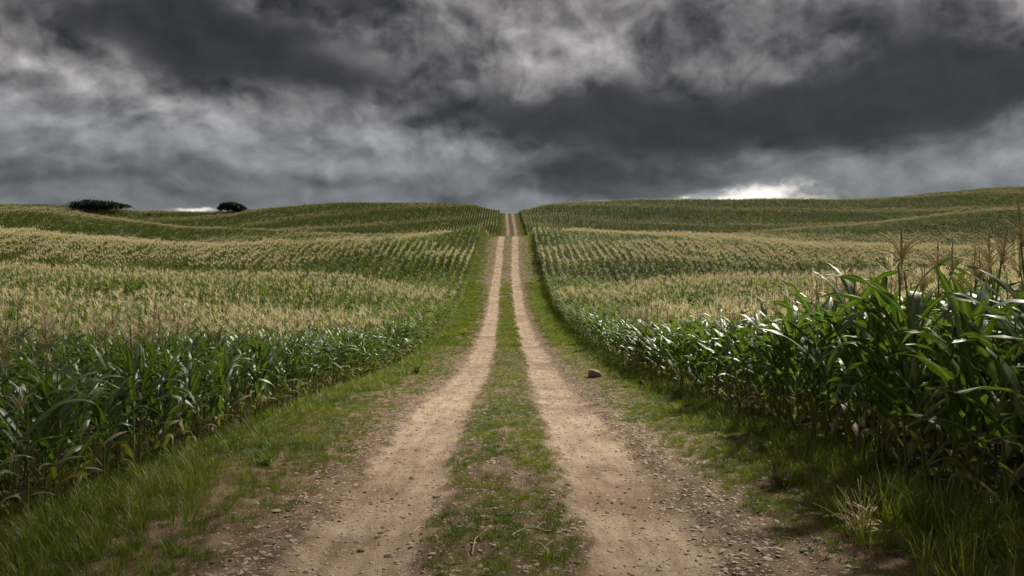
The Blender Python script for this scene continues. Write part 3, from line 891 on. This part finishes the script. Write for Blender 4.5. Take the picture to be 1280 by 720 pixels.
# ------------------------------------------------------------------ stones
def stone_mesh(i, mat, flat=0.6, name='stone', nc=9, lo=0.55, hi=0.9, rough=0.02):
    rng = np.random.default_rng(1200 + i)
    import bmesh
    bm = bmesh.new(); bmesh.ops.create_icosphere(bm, subdivisions=2, radius=1.0)
    cuts = [(lambda v: (v / np.linalg.norm(v)))(rng.normal(0, 1, 3)) for _ in range(nc)]; ds = rng.uniform(lo, hi, nc)
    for v in bm.verts:
        p = np.array(v.co)
        for c, dd in zip(cuts, ds):
            e = p @ c - dd
            if e > 0: p = p - c * e * 0.9
        p += rng.normal(0, rough, 3)
        v.co = p * np.array([1, rng.uniform(.98, 1.02) * 0.8, flat])
    me = bpy.data.meshes.new(name); bm.to_mesh(me); bm.free(); me.materials.append(mat); return me
stones = [stone_mesh(i, M['stone_pale'], 0.36) for i in range(4)] + [stone_mesh(10 + i, M['stone_dark'], 0.42) for i in range(3)]
gravel_lib = lib('gravel_lib', stones)
k1 = 28000
y = 3.2 + 26 * RNG.random(k1) ** 1.8
zone = RNG.random(k1)
r = np.where(zone < 0.32, RNG.normal(1.78, 0.24, k1), np.where(zone < 0.50, RNG.normal(-1.70, 0.2, k1), np.where(zone < 0.60, RNG.normal(0, 0.45, k1), RNG.uniform(-1.6, 1.6, k1))))
x = r + road_x(y)
s = 0.006 + 0.024 * RNG.random(k1) ** 3.0
scatterg = scatter('gravel', gravel_lib, np.stack([x, y, strip_z(x, y) + s * 0.02], 1),
                   np.where(RNG.random(k1) < .82, RNG.integers(0, 4, k1), 4 + RNG.integers(0, 3, k1)),
                   np.stack([RNG.normal(0, .2, k1), RNG.normal(0, .2, k1), RNG.uniform(0, 6.28, k1)], 1), np.stack([s, s, s], 1))
tag(scatterg, 'loose gravel strewn along the edges of the wheel tracks', 'gravel', None, 'stuff')

def at(px, py):
    """where the sight line through a photo pixel meets the track surface"""
    dx, dz = (px - 640) / FPX, (360 - py) / FPX
    y = np.linspace(3, 120, 6000)
    h = np.argmax(strip_z(dx * y, y) > EYE + dz * y)
    return float(dx * y[h]), float(y[h])
STONES = [(452, 690, .035, 4), (486, 696, .04, 5), (560, 705, .03, 6), (478, 660, .03, 4), (528, 668, .025, 5), (415, 632, .028, 4),
          (548, 622, .03, 6), (512, 632, .02, 4), (778, 630, .03, 5), (735, 584, .022, 4), (752, 575, .022, 6), (505, 520, .03, 5),
          (775, 508, .02, 4), (838, 636, .035, 1), (872, 660, .035, 0), (902, 690, .04, 2), (846, 600, .03, 3), (925, 640, .03, 1),
          (960, 700, .045, 0), (880, 610, .028, 2), (800, 545, .025, 3), (690, 620, .03, 0), (700, 666, .035, 1), (620, 636, .03, 3),
          (345, 640, .04, 2), (360, 672, .035, 0), (320, 660, .035, 1), (398, 598, .03, 3), (520, 588, .03, 2), (430, 690, .03, 1),
          (765, 690, .04, 2), (720, 704, .035, 4), (540, 694, .03, 0), (600, 690, .03, 2)]
for px, py, sz, v in STONES:
    x, y = at(px, py)
    o = link('stone', stones[v]); o.location = (x, y, float(strip_z(np.array(x), np.array(y))) + sz * .10)
    o.scale = (sz, sz, sz * .9); o.rotation_euler = (random.gauss(0, .15), random.gauss(0, .15), random.uniform(0, 6.28))
    zone = 'in the left wheel track' if px < 560 and abs(x + 1) < .6 else ('in the right wheel track' if abs(x - 1) < .6 else ('on the middle strip' if abs(x) < .5 else ('at the left track edge' if x < 0 else 'at the right track edge')))
    tone = 'pale' if v < 4 else 'dark'
    far = 'near the viewer' if y < 6 else 'a little farther along'
    tag(o, f"small {tone} stone lying {zone}, {far}", 'stone', f"{tone} stones {zone} {far}")

x, y = at(745, 472)
b = link('boulder', stone_mesh(77, simple('brown_rock', (0.10, 0.075, 0.055), (0.30, 0.235, 0.175), 7, 0.85, 0.8), 0.55, 'boulder', 13, 0.35, 0.7, 0.035))
b.location = (x, y, float(strip_z(np.array(x), np.array(y))) + 0.06); b.scale = (0.25, 0.27, 0.40); b.rotation_euler = (0.15, 0.35, 0.9)
tag(b, 'single brown boulder lying in the grass of the right verge', 'boulder')


# ------------------------------------------------------------------ dry stalks and weeds
def twig(px, py, px2, py2, lab, rad=0.006):
    x, y = at(px, py); x2, y2 = at(px2, py2)
    n = 9; t = np.linspace(0, 1, n)
    X = x + (x2 - x) * t; Y = y + (y2 - y) * t + 0.05 * np.sin(t * 5.5); Z = strip_z(X, Y) + 0.012 + 0.03 * np.sin(t * 3.1)
    mb = MB(); c = np.array([X[0], Y[0], Z[0]])
    V, F = sweep(np.stack([X, Y, Z], 1) - c, np.linspace(rad, rad * .5, n), 6); mb.add(V, F)
    i = 5; p = np.array([X[i], Y[i], Z[i]]) - c
    V, F = sweep(np.stack([p, p + (0.04, 0.05, 0.02), p + (0.07, 0.12, 0.015)]), [rad * .6, rad * .5, rad * .25], 5); mb.add(V, F)
    o = link('dry_twig', mb.mesh('dry_twig', [M['twig']])); o.location = c
    tag(o, lab, 'twig')
twig(640, 672, 688, 664, 'bent pale dry stalk lying across the middle strip', 0.008)
twig(666, 684, 690, 696, 'short forked dry stalk lying just nearer than the bent one', 0.006)
twig(590, 696, 602, 668, 'thin dry stalk pointing along the middle strip', 0.005)

def weed(name, px, py, h, n, mat, lab, spread=0.5, wid=0.006, flower=False, leafy=False, off=0.0):
    x, y = at(px, py); rng = np.random.default_rng(int(px)); x += off
    z = float(strip_z(np.array(x), np.array(y)))
    e = bpy.data.objects.new(name, None); COL.objects.link(e); e.location = (x, y, z); e.empty_display_size = .1
    st = MB(); lf = MB(); fl = MB()
    for k in range(n):
        az = rng.uniform(0, 6.28); L = h * rng.uniform(.6, 1.1); th = rng.uniform(0.05, spread); bend = rng.uniform(.1, .7)
        s = np.linspace(0, 1, 5); t = th + bend * s
        dr = np.stack([np.sin(t) * math.cos(az), np.sin(t) * math.sin(az), np.cos(t)], 1)
        P = np.concatenate([[np.zeros(3)], np.cumsum(dr[:-1] * L / 4, 0)]) + np.array([rng.normal(0, .03), rng.normal(0, .03), -.02])
        V, F = sweep(P, np.linspace(wid, wid * .3, 5), 4); st.add(V, F)
        for q in range(6 if leafy else 2):
            b = P[1 + q % 4]
            V, F, rib, _ = leaf_geo(rng, b, rng.uniform(0, 6.28), R(rng.uniform(30, 70)), R(rng.uniform(80, 120)), h * rng.uniform(.2, .38), h * (.10 if leafy else .035), 3, 2 if leafy else 1)
            lf.add(V, F)
        if flower:
            for q in range(5):
                V, F = sweep(P[-1] + np.array([[0, 0, -.012], [0, 0, 0], [0, 0, .012]]) + rng.normal(0, .03, 3), [.006, .022, .006], 6); fl.add(V, F)
    link('stem', st.mesh('stem', [mat]), e); link('foliage', lf.mesh('foliage', [mat]), e)
    if flower: link('flower_head', fl.mesh('flower_head', [M['flower']]), e)
    tag(e, lab, 'weed'); return e
weed('dry_weed', 1075, 672, 0.42, 26, M['straw'], 'clump of straw coloured dead grass on the right verge near the viewer', .75, .004)
weed('dry_weed', 975, 612, 0.36, 24, M['weed_red'], 'reddish brown dead weed standing on the right verge', .7, .004)
weed('dry_weed', 845, 498, 0.30, 16, M['weed_red'], 'small brown weed at the foot of the right maize', .6, .005)
weed('leafy_weed', 520, 468, 0.42, 16, M['weed_green'], 'bright yellow green leafy weed on the left verge beside the maize', .7, .006, leafy=True)
weed('flowering_weed', 579, 420, 0.36, 14, M['weed_green'], 'small weed with yellow flowers on the far left verge', .6, .006, True, True)
weed('leafy_weed', 330, 582, 0.16, 14, M['weed_green'], 'low bright green weed in the left verge grass near the track', .9, .005, leafy=True)


# ------------------------------------------------------------------ trees on the skyline
def tree(name, px, d, w, h, flat, lab, seed, trunks=1, lean=0.0, sink=0.0):
    rng = np.random.default_rng(seed)
    x = (px - 640) / FPX * d; z = float(ground_z(np.array(x), np.array(d)))
    e = bpy.data.objects.new(name, None); COL.objects.link(e); e.location = (x, d, z - sink)
    tb = MB(); lf = MB(); tips = []
    for t in range(trunks):
        bx = (t - (trunks - 1) / 2) * w * 0.21 + rng.normal(0, .3)
        P = np.stack([np.array([bx + rng.normal(0, .1) * i, rng.normal(0, .1) * i, h * 0.5 * i / 4 - 0.3]) for i in range(5)])
        V, F = sweep(P, np.linspace(0.035 * h + .12, 0.02 * h + .05, 5), 8); tb.add(V, F)
        for k in range(9):
            a = rng.uniform(0, 6.28); rr = w * 0.5 * rng.uniform(.35, .98) * (0.55 if trunks > 1 else 1)
            tip = P[-1] + np.array([rr * math.cos(a), rr * math.sin(a) * .8, h * rng.uniform(.10, .38) * (1 - .5 * (rr / (w * .5)) ** 2)])
            md = (P[-1] + tip) / 2 + np.array([0, 0, -.05 * h if flat else .05 * h])
            V, F = sweep(np.stack([P[2 + k % 3], md, tip]), [0.014 * h + .03, .01 * h + .02, .03], 5); tb.add(V, F)
            tips.append(tip)
    tips = np.array(tips)
    nleaf = 8500
    cl = tips[rng.integers(0, len(tips), nleaf)]
    sp = np.stack([rng.normal(0, .085 * w / max(1, trunks * .55), nleaf), rng.normal(0, .085 * w, nleaf), rng.normal(0, (.085 if flat else .11) * h, nleaf)], 1)
    C = cl + sp
    lim = (C[:, 0] / (w * .52)) ** 2
    C[:, 2] = np.minimum(C[:, 2], h * (1.0 - 0.45 * np.clip(lim, 0, 1.4)) + rng.normal(0, .03 * h, nleaf))
    C = C[(lim < 1.15) & (C[:, 2] > h * .30)]; n = len(C)
    u = rng.normal(0, 1, (n, 3)); u /= np.linalg.norm(u, axis=1)[:, None]
    v = np.cross(u, rng.normal(0, 1, (n, 3))); v /= np.linalg.norm(v, axis=1)[:, None]
    sz = rng.uniform(.2, .5, n)[:, None] * (h / 6) ** .5
    V = np.stack([C - u * sz, C + v * sz * .5, C + u * sz, C - v * sz * .5], 1).reshape(-1, 3)
    F = np.arange(n * 4).reshape(-1, 4)
    link('trunk', tb.mesh('trunk', [M['bark']]), e)
    link('crown', new_mesh('crown', V, F, [M['tree_leaf']], smooth=False), e)
    tag(e, lab, 'tree'); return e
tree('flat_topped_tree', 122, 306, 22.5, 5.6, True, 'wide dark flat topped tree on the left skyline', 5, 3, sink=0.0)
tree('round_tree', 290, 306, 10.0, 5.0, False, 'smaller dark rounded tree where the left skyline dips', 9, 2, sink=0.4)
for px, w, h, lab in ((187, 1.3, 1.9, 'tiny bush just right of the flat topped tree'), (202, 1.0, 1.6, 'tiniest bush on the skyline left of the bright gap'), (380, 1.5, 1.6, 'lone small bush on the skyline right of the rounded tree')):
    tree('bush', px, 303, w, h, False, lab, int(px), 1)


# ------------------------------------------------------------------ unseen clouds added to shade the foreground and far hills
def add_cloud_shade(cx, cy, gz, alt, rx, ry, rz, seed, label=None):
    """a ragged occluder out of view, added to shade the ground; its shadow is centred on (cx, cy); it stands up the sun's direction"""
    import bmesh
    t = (alt - gz) / sun_dir.z
    c = Vector((cx, cy, gz)) + sun_dir * t
    bm = bmesh.new(); bmesh.ops.create_icosphere(bm, subdivisions=5, radius=1.0)
    P = np.array([v.co[:] for v in bm.verts])
    d = 0
    for o in range(4):
        f = 1.6 * 2 ** o
        d = d + (vnoise(P[:, 0] * f + seed, P[:, 1] * f + P[:, 2] * f * .7, seed + o) - .5) * 0.62 * 0.55 ** o
    P = P * (1 + d)[:, None]
    for v, p in zip(bm.verts, P): v.co = (p[0] * rx, p[1] * ry, p[2] * rz if p[2] > 0 else p[2] * rz * .45)
    me = bpy.data.meshes.new('cloud'); bm.to_mesh(me); bm.free()
    me.polygons.foreach_set('use_smooth', np.ones(len(me.polygons), bool))
    me.materials.append(M['cloud'])
    o = link('cloud', me); o.location = c  # out of view, added for the shadow it casts
    return tag(o, kind='stuff')
def mat_cloud(name, thin):
    m, nt = material(name)
    d = nt.node('ShaderNodeBsdfDiffuse'); d.inputs[0].default_value = (.8, .8, .82, 1)
    t = nt.node('ShaderNodeBsdfTranslucent'); t.inputs[0].default_value = (.8, .8, .82, 1)
    a = nt.node('ShaderNodeMixShader'); a.inputs[0].default_value = 0.3
    nt.l.new(d.outputs[0], a.inputs[1]); nt.l.new(t.outputs[0], a.inputs[2])
    c = nt.node('ShaderNodeMixShader'); c.inputs[0].default_value = thin      # see-through share of the added occluder: some sun comes through
    nt.l.new(a.outputs[0], c.inputs[1]); nt.l.new(nt.node('ShaderNodeBsdfTransparent').outputs[0], c.inputs[2])
    finish(nt, c.outputs[0]); return m
M['cloud'] = mat_cloud('cloud_vapour', 0.24)
add_cloud_shade(-15, -22.6, 0, 110, 44, 31, 8, 3)  # added above the frame so its shadow darkens the foreground
M['cloud'] = mat_cloud('thin_cloud_vapour', 0.76)
add_cloud_shade(0, 300, 24, 330, 330, 95, 40, 8)  # added above the frame to dim the sun on the far hills
